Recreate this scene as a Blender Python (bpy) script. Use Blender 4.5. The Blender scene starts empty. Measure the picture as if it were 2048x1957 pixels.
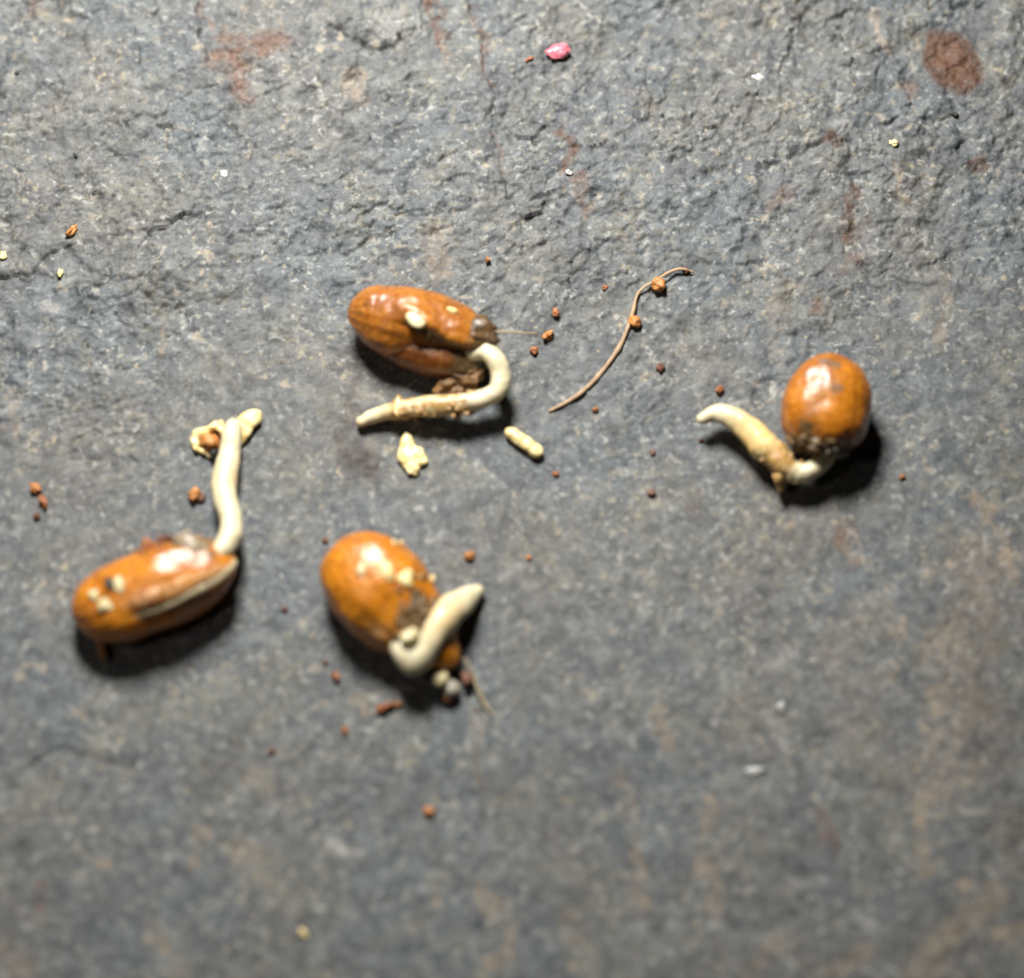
import bpy, bmesh, math, random
import numpy as np
from mathutils import Vector, noise as mnoise

# One Blender unit is one centimetre: the picture is about ten centimetres wide.
scene = bpy.context.scene
scene.unit_settings.system = 'METRIC'
scene.unit_settings.scale_length = 0.01
R = math.radians

# ------------------------------------------------------------------ camera
TILT = R(18.0)
DIST = 20.0
K = 0.005 / DIST                     # tangent per photograph pixel
cam_d = bpy.data.cameras.new("camera")
cam = bpy.data.objects.new("camera", cam_d)
scene.collection.objects.link(cam)
CAM = Vector((0.0, -DIST * math.sin(TILT), DIST * math.cos(TILT)))
cam.location = CAM
cam.rotation_euler = (TILT, 0, 0)
cam_d.sensor_width = 36.0
cam_d.lens = 36.0 * DIST / 10.24
cam_d.clip_start = 0.1
cam_d.clip_end = 500.0
cam_d.dof.use_dof = True
cam_d.dof.focus_distance = 20.9
cam_d.dof.aperture_fstop = 0.071
scene.camera = cam

# ------------------------------------------------------------------ light
world = bpy.data.worlds.new("World")
scene.world = world
world.use_nodes = True
bg = world.node_tree.nodes["Background"]
bg.inputs[0].default_value = (0.85, 0.93, 1.0, 1)
bg.inputs[1].default_value = 0.005

LAMP = Vector((-2.6, 10.2, 13.2))
ld = bpy.data.lights.new("work_lamp", 'AREA')
ld.shape = 'DISK'
ld.size = 5.0
ld.energy = 7700.0
ld.color = (1.0, 0.98, 0.945)
lo = bpy.data.objects.new("work_lamp", ld)
scene.collection.objects.link(lo)
lo.location = LAMP
lo.rotation_euler = (Vector((0, 0, 0)) - LAMP).to_track_quat('-Z', 'Y').to_euler()

FILL = Vector((-8.0, -3.0, 12.0))           # weak lamp added at the left for second glints on the shells
fd = bpy.data.lights.new("side_fill", 'AREA')
fd.shape = 'DISK'
fd.size = 2.4
fd.energy = 130.0
fd.color = (1.0, 0.93, 0.88)
fo = bpy.data.objects.new("side_fill", fd)
scene.collection.objects.link(fo)
fo.location = FILL
fo.rotation_euler = (Vector((0, 0, 0)) - FILL).to_track_quat('-Z', 'Y').to_euler()

scene.view_settings.view_transform = 'Standard'
scene.view_settings.look = 'None'
scene.view_settings.exposure = 0.0
scene.view_settings.gamma = 1.0
scene.view_settings.use_curve_mapping = False
scene.render.engine = 'CYCLES'

# ------------------------------------------------------------------ helpers
def P(px, py, z=0.0):
    """Point at height z seen at pixel (px, py) of the 2048 x 1957 photograph."""
    fwd = Vector((0, math.sin(TILT), -math.cos(TILT)))
    up = Vector((0, math.cos(TILT), math.sin(TILT)))
    d = fwd + Vector((1, 0, 0)) * ((px - 1024) * K) + up * ((978.5 - py) * K)
    t = (z - CAM.z) / d.z
    return CAM + d * t

def sstep(a, b, x):
    t = np.clip((x - a) / (b - a), 0, 1)
    return t * t * (3 - 2 * t)

def ss(a, b, x):
    t = min(1.0, max(0.0, (x - a) / (b - a)))
    return t * t * (3 - 2 * t)

def _hash(ix, iy, seed):
    h = (ix.astype(np.int64) * 374761393 + iy.astype(np.int64) * 668265263 + seed * 974711) & 0xFFFFFFFF
    h = ((h ^ (h >> 13)) * 1274126177) & 0xFFFFFFFF
    h = (h ^ (h >> 16)) & 0xFFFFFFFF
    return h.astype(np.float64) / 4294967296.0

def gnoise(x, y, seed=0):
    """Gradient noise, about -1..1."""
    ix = np.floor(x); iy = np.floor(y)
    fx = x - ix; fy = y - iy
    ux = fx * fx * fx * (fx * (fx * 6 - 15) + 10)
    uy = fy * fy * fy * (fy * (fy * 6 - 15) + 10)
    out = 0
    for dx in (0, 1):
        for dy in (0, 1):
            a = _hash(ix + dx, iy + dy, seed) * 2 * math.pi
            g = np.cos(a) * (fx - dx) + np.sin(a) * (fy - dy)
            out = out + g * (ux if dx else 1 - ux) * (uy if dy else 1 - uy)
    return out * 1.5

def fbm(x, y, lam, octv, seed, gain=0.5):
    s = 0; a = 1.0
    for o in range(octv):
        s = s + a * gnoise(x / lam, y / lam, seed + o * 17)
        lam *= 0.5; a *= gain
    return s

def new_mat(name):
    m = bpy.data.materials.new(name)
    m.use_nodes = True
    nt = m.node_tree
    return m, nt, nt.nodes["Principled BSDF"]

class NT:
    """Short forms for shader nodes."""
    def __init__(self, nt):
        self.nt = nt
        tc = nt.nodes.new("ShaderNodeTexCoord")
        self.co = tc.outputs["Object"]
    def noise(self, scale, detail=3, rough=0.5, dist=0.0, co=None):
        n = self.nt.nodes.new("ShaderNodeTexNoise")
        n.inputs["Scale"].default_value = scale
        n.inputs["Detail"].default_value = detail
        n.inputs["Roughness"].default_value = rough
        n.inputs["Distortion"].default_value = dist
        self.nt.links.new(co or self.co, n.inputs["Vector"])
        return n.outputs["Fac"]
    def voronoi(self, scale, out="Distance", rnd=1.0):
        n = self.nt.nodes.new("ShaderNodeTexVoronoi")
        n.inputs["Scale"].default_value = scale
        n.inputs["Randomness"].default_value = rnd
        self.nt.links.new(self.co, n.inputs["Vector"])
        return n.outputs[out]
    def rng(self, v, a, b, c=0.0, d=1.0, smooth=False):
        n = self.nt.nodes.new("ShaderNodeMapRange")
        if smooth:
            n.interpolation_type = 'SMOOTHSTEP'
        for i, q in zip((1, 2, 3, 4), (a, b, c, d)):
            n.inputs[i].default_value = q
        self.nt.links.new(v, n.inputs[0])
        return n.outputs[0]
    def math(self, op, a, b):
        n = self.nt.nodes.new("ShaderNodeMath")
        n.operation = op
        n.use_clamp = False
        for i, q in enumerate((a, b)):
            if isinstance(q, (int, float)):
                n.inputs[i].default_value = q
            else:
                self.nt.links.new(q, n.inputs[i])
        return n.outputs[0]
    def mix(self, f, a, b, blend='MIX'):
        n = self.nt.nodes.new("ShaderNodeMix")
        n.data_type = 'RGBA'
        n.blend_type = blend
        for i, q in ((0, f), (6, a), (7, b)):
            if isinstance(q, (int, float)):
                n.inputs[i].default_value = q
            elif isinstance(q, tuple):
                n.inputs[i].default_value = q if len(q) == 4 else (*q, 1)
            else:
                self.nt.links.new(q, n.inputs[i])
        return n.outputs[2]
    def attr(self, name):
        n = self.nt.nodes.new("ShaderNodeAttribute")
        n.attribute_name = name
        s = self.nt.nodes.new("ShaderNodeSeparateColor")
        self.nt.links.new(n.outputs["Color"], s.inputs[0])
        return s.outputs[0], s.outputs[1], s.outputs[2], n.outputs["Alpha"]
    def bump(self, h, strength, dist, normal=None):
        n = self.nt.nodes.new("ShaderNodeBump")
        n.inputs["Strength"].default_value = strength
        n.inputs["Distance"].default_value = dist
        self.nt.links.new(h, n.inputs["Height"])
        if normal is not None:
            self.nt.links.new(normal, n.inputs["Normal"])
        return n.outputs[0]
    def to(self, v, sock):
        self.nt.links.new(v, sock)

def build(name, verts, faces, mat, origin=Vector((0, 0, 0)), parent=None, attr=None, smooth=True):
    me = bpy.data.meshes.new(name)
    me.from_pydata([tuple(Vector(v) - origin) for v in verts], [], faces)
    if smooth:
        me.polygons.foreach_set("use_smooth", [True] * len(me.polygons))
    if attr is not None:
        a = me.color_attributes.new("stain", 'FLOAT_COLOR', 'POINT')
        a.data.foreach_set("color", np.array(attr, dtype=np.float32).ravel())
    me.materials.append(mat)
    me.update()
    o = bpy.data.objects.new(name, me)
    scene.collection.objects.link(o)
    if parent is not None:
        o.parent = parent
    else:
        o.location = origin
    return o

def thing(name, origin, label, cat, group=None):
    o = bpy.data.objects.new(name, None)
    o.empty_display_size = 0.2
    scene.collection.objects.link(o)
    o.location = origin
    return tag(o, label, cat, group)

def tag(o, label, cat, group=None):
    o["label"] = label
    o["category"] = cat
    if group:
        o["group"] = group
    return o

# ------------------------------------------------------------------ the slate
def seg_dist(x, y, pts):
    """Distance from grid points to a polyline, and the signed side of its nearest segment."""
    best = np.full(x.shape, 1e9); side = np.zeros(x.shape)
    for (ax, ay), (bx, by) in zip(pts[:-1], pts[1:]):
        dx, dy = bx - ax, by - ay
        L2 = dx * dx + dy * dy + 1e-12
        t = np.clip(((x - ax) * dx + (y - ay) * dy) / L2, 0, 1)
        ex, ey = x - ax - t * dx, y - ay - t * dy
        d = np.sqrt(ex * ex + ey * ey)
        m = d < best
        best = np.where(m, d, best)
        side = np.where(m, np.sign(dx * (y - ay) - dy * (x - ax)), side)
    return best, side

def gp(*pp):
    return [tuple(P(a, b).xy) for a, b in pp]

def axis_coords(lo, hi, step, far):
    core = np.arange(lo, hi, step)
    out = []
    s = step; v = core[-1]
    while v < far:
        s *= 1.12; v += s; out.append(v)
    neg = []
    s = step; v = core[0]
    while v > -far:
        s *= 1.12; v -= s; neg.append(v)
    return np.concatenate([neg[::-1], core, out])

XS = axis_coords(-6.0, 6.0, 0.0155, 26.0)
YS = axis_coords(-5.4, 6.3, 0.0155, 26.0)
GX, GY = np.meshgrid(XS, YS)

def facets(x, y, lam, seed, ang, stretch):
    """Broken stone: every cell is a small plane tilted its own way, with a step at its edge."""
    ca_, sa_ = math.cos(ang), math.sin(ang)
    u = (x * ca_ + y * sa_) / (lam * stretch); v = (-x * sa_ + y * ca_) / lam
    iu = np.floor(u); iv = np.floor(v)
    best = np.full(x.shape, 1e9); val = np.zeros(x.shape)
    for du in (-1, 0, 1):
        for dv in (-1, 0, 1):
            cu, cv = iu + du, iv + dv
            ex = u - cu - _hash(cu, cv, seed); ey = v - cv - _hash(cu, cv, seed + 1)
            d = ex * ex + ey * ey
            h = (_hash(cu, cv, seed + 2) - 0.5) * 2 * ex + (_hash(cu, cv, seed + 3) - 0.5) * 2 * ey + (_hash(cu, cv, seed + 4) - 0.5) * 0.5
            m = d < best
            best = np.where(m, d, best); val = np.where(m, h, val)
    return val

def slate_height(x, y):
    # wrinkled cleavage surface: rougher at the back, worn smooth at the front
    rough = 0.15 + 0.85 * sstep(0.1, 3.4, y + 0.9 * fbm(x, y, 2.4, 2, 5) - 0.15 * x)
    jx = x + 0.025 * fbm(x, y, 0.11, 2, 101)
    jy = y + 0.025 * fbm(x, y, 0.11, 2, 131)
    h = 0.030 * fbm(x, y, 3.0, 2, 1)
    h += rough * 0.050 * fbm(x, y, 0.70, 2, 11)
    patch = np.clip(0.8 + 0.8 * fbm(x, y, 0.9, 3, 51), 0.3, 1.5)
    h += rough * patch * 0.030 * facets(jx, jy, 0.150, 401, R(28), 1.5)
    h += rough * patch * 0.019 * facets(jx, jy, 0.072, 421, R(40), 1.4)
    h += rough * 0.026 * fbm(x, y, 0.22, 4, 31, 0.54)
    # thin flakes of stone with broken edges
    t = fbm(jx * 0.85, jy * 1.1, 2.0, 4, 61) * 1.7
    fl = np.floor(t); fr = t - fl
    h += sstep(0.2, 3.0, y) * 0.026 * (fl + sstep(0.80, 1.0, fr))
    t = fbm(jx + 20, jy * 1.2, 0.8, 3, 81) * 1.7
    fl = np.floor(t); fr = t - fl
    h += rough * 0.007 * (fl + sstep(0.75, 1.0, fr))
    return h

GZ = slate_height(GX, GY)

# breaks and ledges that can be traced in the stone
wob = 0.07 * fbm(GX, GY, 0.35, 3, 211, 0.6)
wob2 = 0.07 * fbm(GX, GY, 0.35, 3, 231, 0.6)
crack_n = fbm(GX, GY, 0.5, 3, 251)
inview = (np.abs(GX) < 7) & (np.abs(GY) < 8)
def crack(pts, width, depth, step=0.0):
    d, s = seg_dist(GX + wob, GY + wob2, gp(*pts))
    global GZ
    depth *= 1.6; width *= 1.25; step *= 1.8
    m = np.clip(0.65 + 0.9 * crack_n, 0.05, 1.2)
    GZ = GZ - m * depth * np.exp(-(d / (width * (0.7 + 0.5 * m))) ** 2)
    if step:
        GZ = GZ + step * s * np.exp(-(d / 0.32) ** 2) * 0.5 * np.clip(0.75 + 0.6 * crack_n, 0.2, 1.2)
crack([(944, 0), (946, 30), (958, 86), (987, 160), (980, 264), (997, 342), (1019, 390)], 0.022, 0.030, -0.022)
crack([(700, 70), (716, 78), (751, 95), (794, 80), (833, 55), (842, 20)], 0.022, 0.020, 0.045)
crack([(392, -10), (396, 75), (422, 108), (466, 182), (500, 220)], 0.020, 0.014, -0.030)
crack([(294, 476), (304, 452), (330, 446), (356, 430)], 0.036, 0.034, 0.03)
crack([(1222, 200), (1218, 271), (1226, 325)], 0.022, 0.026, 0.015)
crack([(1304, 143), (1302, 214)], 0.02, 0.022, 0.012)
crack([(1566, 140), (1579, 58), (1619, 14), (1660, 40)], 0.022, 0.022, 0.02)
crack([(1712, 240), (1702, 300), (1703, 372)], 0.024, 0.022)
crack([(1600, 30), (1640, 60), (1690, 70)], 0.02, 0.02)
crack([(690, 160), (695, 140), (712, 118)], 0.03, 0.02, 0.02)
crack([(730, 428), (748, 408), (780, 416)], 0.025, 0.022, 0.025)
crack([(1690, 50), (1668, 120), (1645, 180)], 0.02, 0.012)
crack([(61, 1528), (107, 1507), (150, 1503), (250, 1535)], 0.035, 0.012)
crack([(952, 1400), (955, 1500), (967, 1580)], 0.03, 0.006, 0.02)
crack([(1540, 640), (1535, 700), (1545, 770)], 0.02, 0.006, 0.012)
crack([(0, 560), (60, 540), (120, 500)], 0.04, 0.02, 0.02)
crack([(180, 590), (200, 560), (215, 510)], 0.03, 0.02, 0.02)
crack([(1590, 1330), (1560, 1300), (1520, 1350)], 0.03, 0.004, 0.012)

RUST = np.zeros(GX.shape); TAN = np.zeros(GX.shape); PALE = np.zeros(GX.shape); DARK = np.zeros(GX.shape)
edge_n = fbm(GX, GY, 0.30, 4, 301, 0.6)
patch_n = fbm(GX, GY, 0.16, 3, 331, 0.6)
def stain(layer, pts, r_px, amount=1.0, soft=0.6, ragged=0.5):
    r = r_px * 0.005
    if len(pts) == 1:
        pts = pts + [(pts[0][0] + 1, pts[0][1])]
    d, _ = seg_dist(GX + wob * 1.5, GY + wob2 * 0.8, gp(*pts))
    d = d / r + ragged * edge_n
    m = amount * (1 - sstep(1 - soft, 1 + soft, d)) * np.clip(0.8 + 0.6 * patch_n, 0, 1)
    np.maximum(layer, m, out=layer)

# rusty marks
stain(RUST, [(440, 104), (480, 90), (545, 88)], 27, 0.9, 0.9, 0.7)
stain(RUST, [(452, 116), (468, 128)], 30, 0.8, 0.9, 0.6)
stain(RUST, [(462, 120), (476, 160), (488, 196)], 17, 0.8, 0.9, 0.6)
stain(RUST, [(395, 5), (410, 50)], 9, 0.5)
stain(RUST, [(865, -5), (874, 46), (890, 71), (896, 118)], 11, 0.9)
stain(RUST, [(944, 0), (958, 86), (990, 165)], 9, 0.6)
stain(RUST, [(980, 264), (997, 342)], 7, 0.45)
stain(RUST, [(1124, 258), (1138, 272), (1147, 296), (1129, 334)], 11, 0.95)
stain(RUST, [(1158, 355), (1164, 390), (1169, 430)], 11, 0.55)
stain(RUST, [(1703, 378), (1706, 435), (1688, 478)], 15, 0.75)
stain(RUST, [(1703, 478), (1690, 540)], 26, 0.35)
stain(RUST, [(1655, 276), (1672, 284)], 14, 0.7)
stain(RUST, [(1565, 375), (1558, 395), (1540, 420)], 9, 0.5)
stain(RUST, [(1815, 175), (1822, 192)], 14, 0.7)
stain(RUST, [(1942, 330), (1958, 322)], 15, 0.6)
stain(RUST, [(1510, 100), (1512, 122)], 10, 0.6)
stain(RUST, [(1390, 980), (1384, 1030)], 11, 0.5)
stain(RUST, [(1686, 1045), (1690, 1080), (1706, 1130)], 12, 0.55)
stain(RUST, [(1652, 1636), (1659, 1685)], 15, 0.6)
stain(RUST, [(78, 1778), (88, 1815)], 13, 0.5)
stain(RUST, [(1634, 605), (1642, 622)], 12, 0.5)
stain(RUST, [(850, 500), (880, 560)], 14, 0.3)
stain(RUST, [(1310, 215), (1270, 185)], 16, 0.3)
stain(RUST, [(60, 30), (70, 5)], 14, 0.5)
# tan smears
for pts, r, a in (
    ([(698, 143), (702, 180), (720, 205)], 15, 0.6), ([(872, 456), (888, 500), (882, 556)], 18, 0.55),
    ([(1746, 25), (1758, 70), (1768, 104)], 10, 0.7), ([(1793, 351), (1815, 400)], 8, 0.6),
    ([(1952, 1000), (1970, 1040), (1996, 1066), (2014, 1090), (2022, 1155)], 14, 0.85),
    ([(1696, 1090), (1712, 1120), (1730, 1125)], 10, 0.7),
    ([(1930, 1110), (1950, 1200), (1910, 1320), (1920, 1440), (1870, 1560)], 58, 0.42),
    ([(1873, 1270), (1868, 1310)], 20, 0.65), ([(1870, 1395), (1876, 1425)], 12, 0.9),
    ([(1778, 1340), (1780, 1362)], 9, 0.85), ([(1802, 1250), (1790, 1275)], 10, 0.7),
    ([(1690, 1300), (1720, 1400), (1740, 1500)], 60, 0.25),
    ([(1426, 1610), (1428, 1640), (1414, 1670)], 16, 0.75), ([(1411, 1712), (1420, 1756), (1425, 1818)], 15, 0.75),
    ([(1852, 1660), (1845, 1690)], 9, 1.0), ([(1853, 1569), (1850, 1640), (1839, 1745)], 14, 0.6),
    ([(1928, 1764), (1918, 1790)], 9, 0.95), ([(1985, 1866), (2060, 1868)], 14, 0.95),
    ([(1980, 1790), (1884, 1892), (1863, 1950)], 24, 0.55), ([(1645, 1950), (1690, 1925), (1735, 1905)], 15, 0.6),
    ([(1319, 1412), (1324, 1453), (1319, 1499)], 12, 0.65), ([(956, 1777), (994, 1816), (1005, 1854)], 18, 0.6),
    ([(1010, 1865), (1014, 1895), (990, 1915)], 17, 0.95), ([(1284, 1715), (1285, 1810)], 16, 0.6),
    ([(952, 1434), (960, 1510), (967, 1580)], 11, 0.5), ([(1240, 1545), (1260, 1640), (1285, 1690)], 16, 0.4),
    ([(730, 1400), (732, 1425)], 12, 0.75), ([(406, 1670), (396, 1725)], 15, 0.6), ([(470, 1690), (500, 1710)], 20, 0.6),
    ([(205, 1722), (216, 1732)], 11, 0.85), ([(178, 1415), (172, 1440)], 9, 0.6), ([(321, 1870), (334, 1905), (352, 1945)], 24, 0.65),
    ([(15, 790), (25, 830), (30, 860)], 14, 0.5), ([(80, 1200), (86, 1230)], 8, 0.5), ([(520, 1755), (540, 1770)], 13, 0.5),
    ([(500, 1550), (540, 1600)], 16, 0.35), ([(1560, 1060), (1580, 1050)], 10, 0.6), ([(1490, 955), (1540, 945)], 14, 0.35),
    ([(320, 655), (318, 700)], 8, 0.5), ([(180, 180), (90, 240)], 40, 0.22), ([(250, 200), (190, 100)], 40, 0.2),
    ([(1560, 570), (1565, 650), (1540, 720)], 16, 0.35), ([(1880, 560), (1900, 620), (1870, 690)], 12, 0.45),
    ([(1740, 1220), (1700, 1290)], 40, 0.25), ([(1500, 1450), (1500, 1600)], 50, 0.15), ([(830, 1850), (860, 1780)], 20, 0.3),
    ([(1140, 1840), (1170, 1930)], 25, 0.35), ([(1560, 1880), (1500, 1940)], 18, 0.4), ([(40, 1940), (0, 1900)], 20, 0.4)):
    stain(TAN, pts, r, a)
# pale mineral marks
for pts, r, a in (
    ([(664, 1684), (676, 1690)], 12, 1.0), ([(700, 1703), (712, 1707)], 10, 0.6), ([(1546, 770), (1552, 785)], 10, 0.8),
    ([(1815, 100), (1830, 150)], 8, 0.35), ([(1670, 250), (1690, 262)], 13, 0.5), ([(850, 1080), (875, 1085)], 9, 0.45),
    ([(1030, 1140), (1015, 1150)], 9, 0.5), ([(1600, 1290), (1540, 1340)], 9, 0.3), ([(1560, 1430), (1562, 1500)], 8, 0.35),
    ([(95, 610), (110, 625)], 12, 0.5), ([(760, 20), (800, 50)], 28, 0.3), ([(1290, 520), (1300, 510)], 8, 0.4),
    ([(55, 1190), (70, 1215)], 9, 0.4), ([(1590, 1770), (1640, 1760)], 9, 0.4), ([(1720, 1830), (1740, 1850)], 10, 0.6)):
    stain(PALE, pts, r, a)
# dark damp marks
stain(DARK, [(710, 922), (728, 932)], 34, 1.3, 0.7, 0.2)
stain(DARK, [(698, 700), (702, 800), (686, 920)], 16, 0.75, 0.8, 0.4)
stain(DARK, [(410, 1567), (440, 1520), (481, 1471)], 22, 0.4)
stain(DARK, [(61, 1528), (107, 1507), (150, 1503), (250, 1535)], 8, 0.5)
stain(DARK, [(1210, 1560), (1000, 1580)], 60, 0.2)
stain(DARK, [(1965, 1250), (1975, 1500), (2020, 1700)], 45, 0.3)
stain(DARK, [(700, 1560), (800, 1600)], 70, 0.2)
stain(DARK, [(1448, 128), (1462, 120)], 12, 0.5)
stain(DARK, [(490, 380), (496, 395)], 12, 0.6)
stain(DARK, [(200, 545), (175, 565)], 14, 0.5)
# the round red-brown blotch
c = P(1905, 122)
dd = np.sqrt(((GX - c.x) / 0.33 + 0.15 * (GY - c.y)) ** 2 + ((GY - c.y) / 0.41 + 0.25 * (GX - c.x)) ** 2)
BLOTCH = (1 - sstep(0.80, 1.08, dd + 0.10 * edge_n)) * np.clip(0.85 + 0.35 * patch_n, 0, 1)
stain(DARK, [(1124, 258), (1138, 272), (1147, 296), (1131, 330)], 11, 0.6)
stain(DARK, [(865, -5), (874, 46), (890, 71)], 9, 0.4)
stain(DARK, [(1703, 378), (1706, 435), (1690, 475)], 11, 0.4)
stain(DARK, [(1655, 276), (1672, 284)], 13, 0.5)
BRIM = BLOTCH * sstep(0.35, 0.95, dd + 0.25 * edge_n)
RUST = np.maximum(RUST, BLOTCH * 1.6)
DARK = np.maximum(DARK, BLOTCH * 0.40 + BRIM * 0.50)

ny, nx = GX.shape
gv = np.stack([GX.ravel(), GY.ravel(), GZ.ravel()], axis=1)
ii = np.arange(ny * nx).reshape(ny, nx)
gf = np.stack([ii[:-1, :-1].ravel(), ii[:-1, 1:].ravel(), ii[1:, 1:].ravel(), ii[1:, :-1].ravel()], axis=1)
gm = bpy.data.meshes.new("ground")
gm.vertices.add(len(gv)); gm.vertices.foreach_set("co", gv.astype(np.float32).ravel())
gm.loops.add(gf.size); gm.loops.foreach_set("vertex_index", gf.astype(np.int32).ravel())
gm.polygons.add(len(gf))
gm.polygons.foreach_set("loop_start", np.arange(0, gf.size, 4, dtype=np.int32))
gm.polygons.foreach_set("use_smooth", np.ones(len(gf), dtype=bool))
gm.update(calc_edges=True)
ca = gm.color_attributes.new("stain", 'FLOAT_COLOR', 'POINT')
ca.data.foreach_set("color", np.stack([RUST.ravel(), TAN.ravel(), PALE.ravel(), DARK.ravel()], axis=1).astype(np.float32).ravel())

m_slate, nt, bs = new_mat("slate")
n = NT(nt)
rust, tan, pale, dark = n.attr("stain")
mott = n.noise(7.5, 5, 0.70, 0.2)
fine = n.noise(24.0, 3, 0.6, 0.3)
big = n.noise(0.55, 3, 0.5)
col = n.mix(n.rng(mott, 0.32, 0.68), (0.060, 0.065, 0.069), (0.150, 0.156, 0.158))
col = n.mix(n.rng(fine, 0.36, 0.66), n.mix(1.0, col, (0.80, 0.80, 0.81), 'MULTIPLY'), n.mix(1.0, col, (1.15, 1.15, 1.14), 'MULTIPLY'))
col = n.mix(n.rng(big, 0.38, 0.62), n.mix(1.0, col, (0.94, 1.0, 1.03), 'MULTIPLY'), n.mix(1.0, col, (1.05, 1.0, 0.95), 'MULTIPLY'))
# earthy film in the grain
film = n.math('MULTIPLY', n.rng(n.noise(1.1, 5, 0.7, 0.8), 0.48, 0.66), n.rng(n.noise(9, 3, 0.6, 0.5), 0.42, 0.62))
col = n.mix(n.math('MULTIPLY', film, 0.62), col, (0.175, 0.158, 0.112))
lime = n.math('MULTIPLY', n.rng(n.noise(1.9, 4, 0.65, 0.6), 0.52, 0.68), n.rng(n.noise(6, 3, 0.6, 0.5), 0.50, 0.64))
col = n.mix(n.math('MULTIPLY', lime, 0.5), col, (0.225, 0.235, 0.205))
coarse = n.noise(4.2, 4, 0.6, 0.7)
col = n.mix(n.rng(coarse, 0.36, 0.64), n.mix(1.0, col, (0.74, 0.75, 0.77), 'MULTIPLY'), n.mix(1.0, col, (1.20, 1.19, 1.16), 'MULTIPLY'))
blot = n.math('MULTIPLY', n.rng(n.noise(3.4, 4, 0.65, 0.5), 0.56, 0.70), n.rng(n.noise(15, 2, 0.5), 0.40, 0.60))
col = n.mix(n.math('MULTIPLY', blot, 0.5), col, (0.036, 0.039, 0.041))
# single bright mineral grains
vd = n.voronoi(13.0)
vr = nt.nodes.new("ShaderNodeSeparateColor"); n.to(n.voronoi(13.0, "Color"), vr.inputs[0])
sp = n.math('MULTIPLY', n.rng(vd, 0.10, 0.34, 1, 0, True), n.rng(vr.outputs[0], 0.84, 0.98))
col = n.mix(n.math('MULTIPLY', sp, 0.55), col, (0.33, 0.33, 0.30))
fk = n.math('MULTIPLY', n.rng(n.noise(12.5, 3, 0.55, 0.3), 0.55, 0.70), n.rng(n.noise(2.6, 3, 0.6), 0.38, 0.56))
col = n.mix(n.math('MULTIPLY', fk, 0.9), col, (0.30, 0.30, 0.275))
fk = n.math('MULTIPLY', n.rng(n.noise(8.5, 3, 0.55, 0.3), 0.57, 0.71), n.rng(n.noise(1.3, 3, 0.6), 0.44, 0.60))
col = n.mix(n.math('MULTIPLY', fk, 0.85), col, (0.31, 0.265, 0.185))
sp2 = n.math('MULTIPLY', n.rng(n.voronoi(9.0), 0.10, 0.24, 1, 0, True), n.rng(n.noise(3.1, 1), 0.56, 0.64))
col = n.mix(n.math('MULTIPLY', sp2, 0.6), col, (0.30, 0.255, 0.17))
brk = n.math('MULTIPLY', n.rng(n.noise(19.0, 4, 0.7, 0.6), 0.34, 0.54, 0.5, 1.0), n.rng(n.noise(5.0, 3, 0.6, 0.8), 0.34, 0.52, 0.6, 1.0))
tbk = n.math('MULTIPLY', brk, n.rng(n.noise(11.0, 5, 0.7, 0.3), 0.36, 0.56, 0.40, 1.2))
tbk = n.math('MULTIPLY', tbk, 0.85)
col = n.mix(n.math('MULTIPLY', tan, tbk), col, n.mix(n.rng(mott, 0.35, 0.65), (0.215, 0.165, 0.105), (0.36, 0.275, 0.19)))
col = n.mix(n.math('MULTIPLY', rust, brk), col, n.mix(n.rng(fine, 0.35, 0.65), (0.078, 0.034, 0.020), (0.185, 0.092, 0.050)))
col = n.mix(n.math('MULTIPLY', dark, 0.85), col, (0.040, 0.029, 0.024))
col = n.mix(n.math('MULTIPLY', pale, n.rng(fine, 0.25, 0.55, 0.5, 1)), col, (0.36, 0.345, 0.32))
n.to(col, bs.inputs["Base Color"])
n.to(n.rng(n.noise(15, 3, 0.6), 0.3, 0.7, 0.42, 0.68), bs.inputs["Roughness"])
bs.inputs["Specular IOR Level"].default_value = 0.34
b1 = n.bump(n.noise(26.0, 6, 0.72, 0.1), 0.60, 0.020)
b2 = n.bump(n.noise(110.0, 2, 0.6), 0.25, 0.004, b1)
n.to(b2, bs.inputs["Normal"])
gm.materials.append(m_slate)
ground = bpy.data.objects.new("ground", gm)
scene.collection.objects.link(ground)
ground["kind"] = "structure"
ground["label"] = "rough dark grey slate surface with rust and tan stains"

def gh(x, y):
    i = int(np.clip(np.searchsorted(XS, x), 1, nx - 1)); j = int(np.clip(np.searchsorted(YS, y), 1, ny - 1))
    return float(GZ[j, i])

def on(px, py, lift=0.0):
    """Point on the slate seen at a photograph pixel."""
    p = P(px, py, 0.0)
    for _ in range(3):
        p = P(px, py, gh(p.x, p.y) + lift)
    return p

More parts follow.
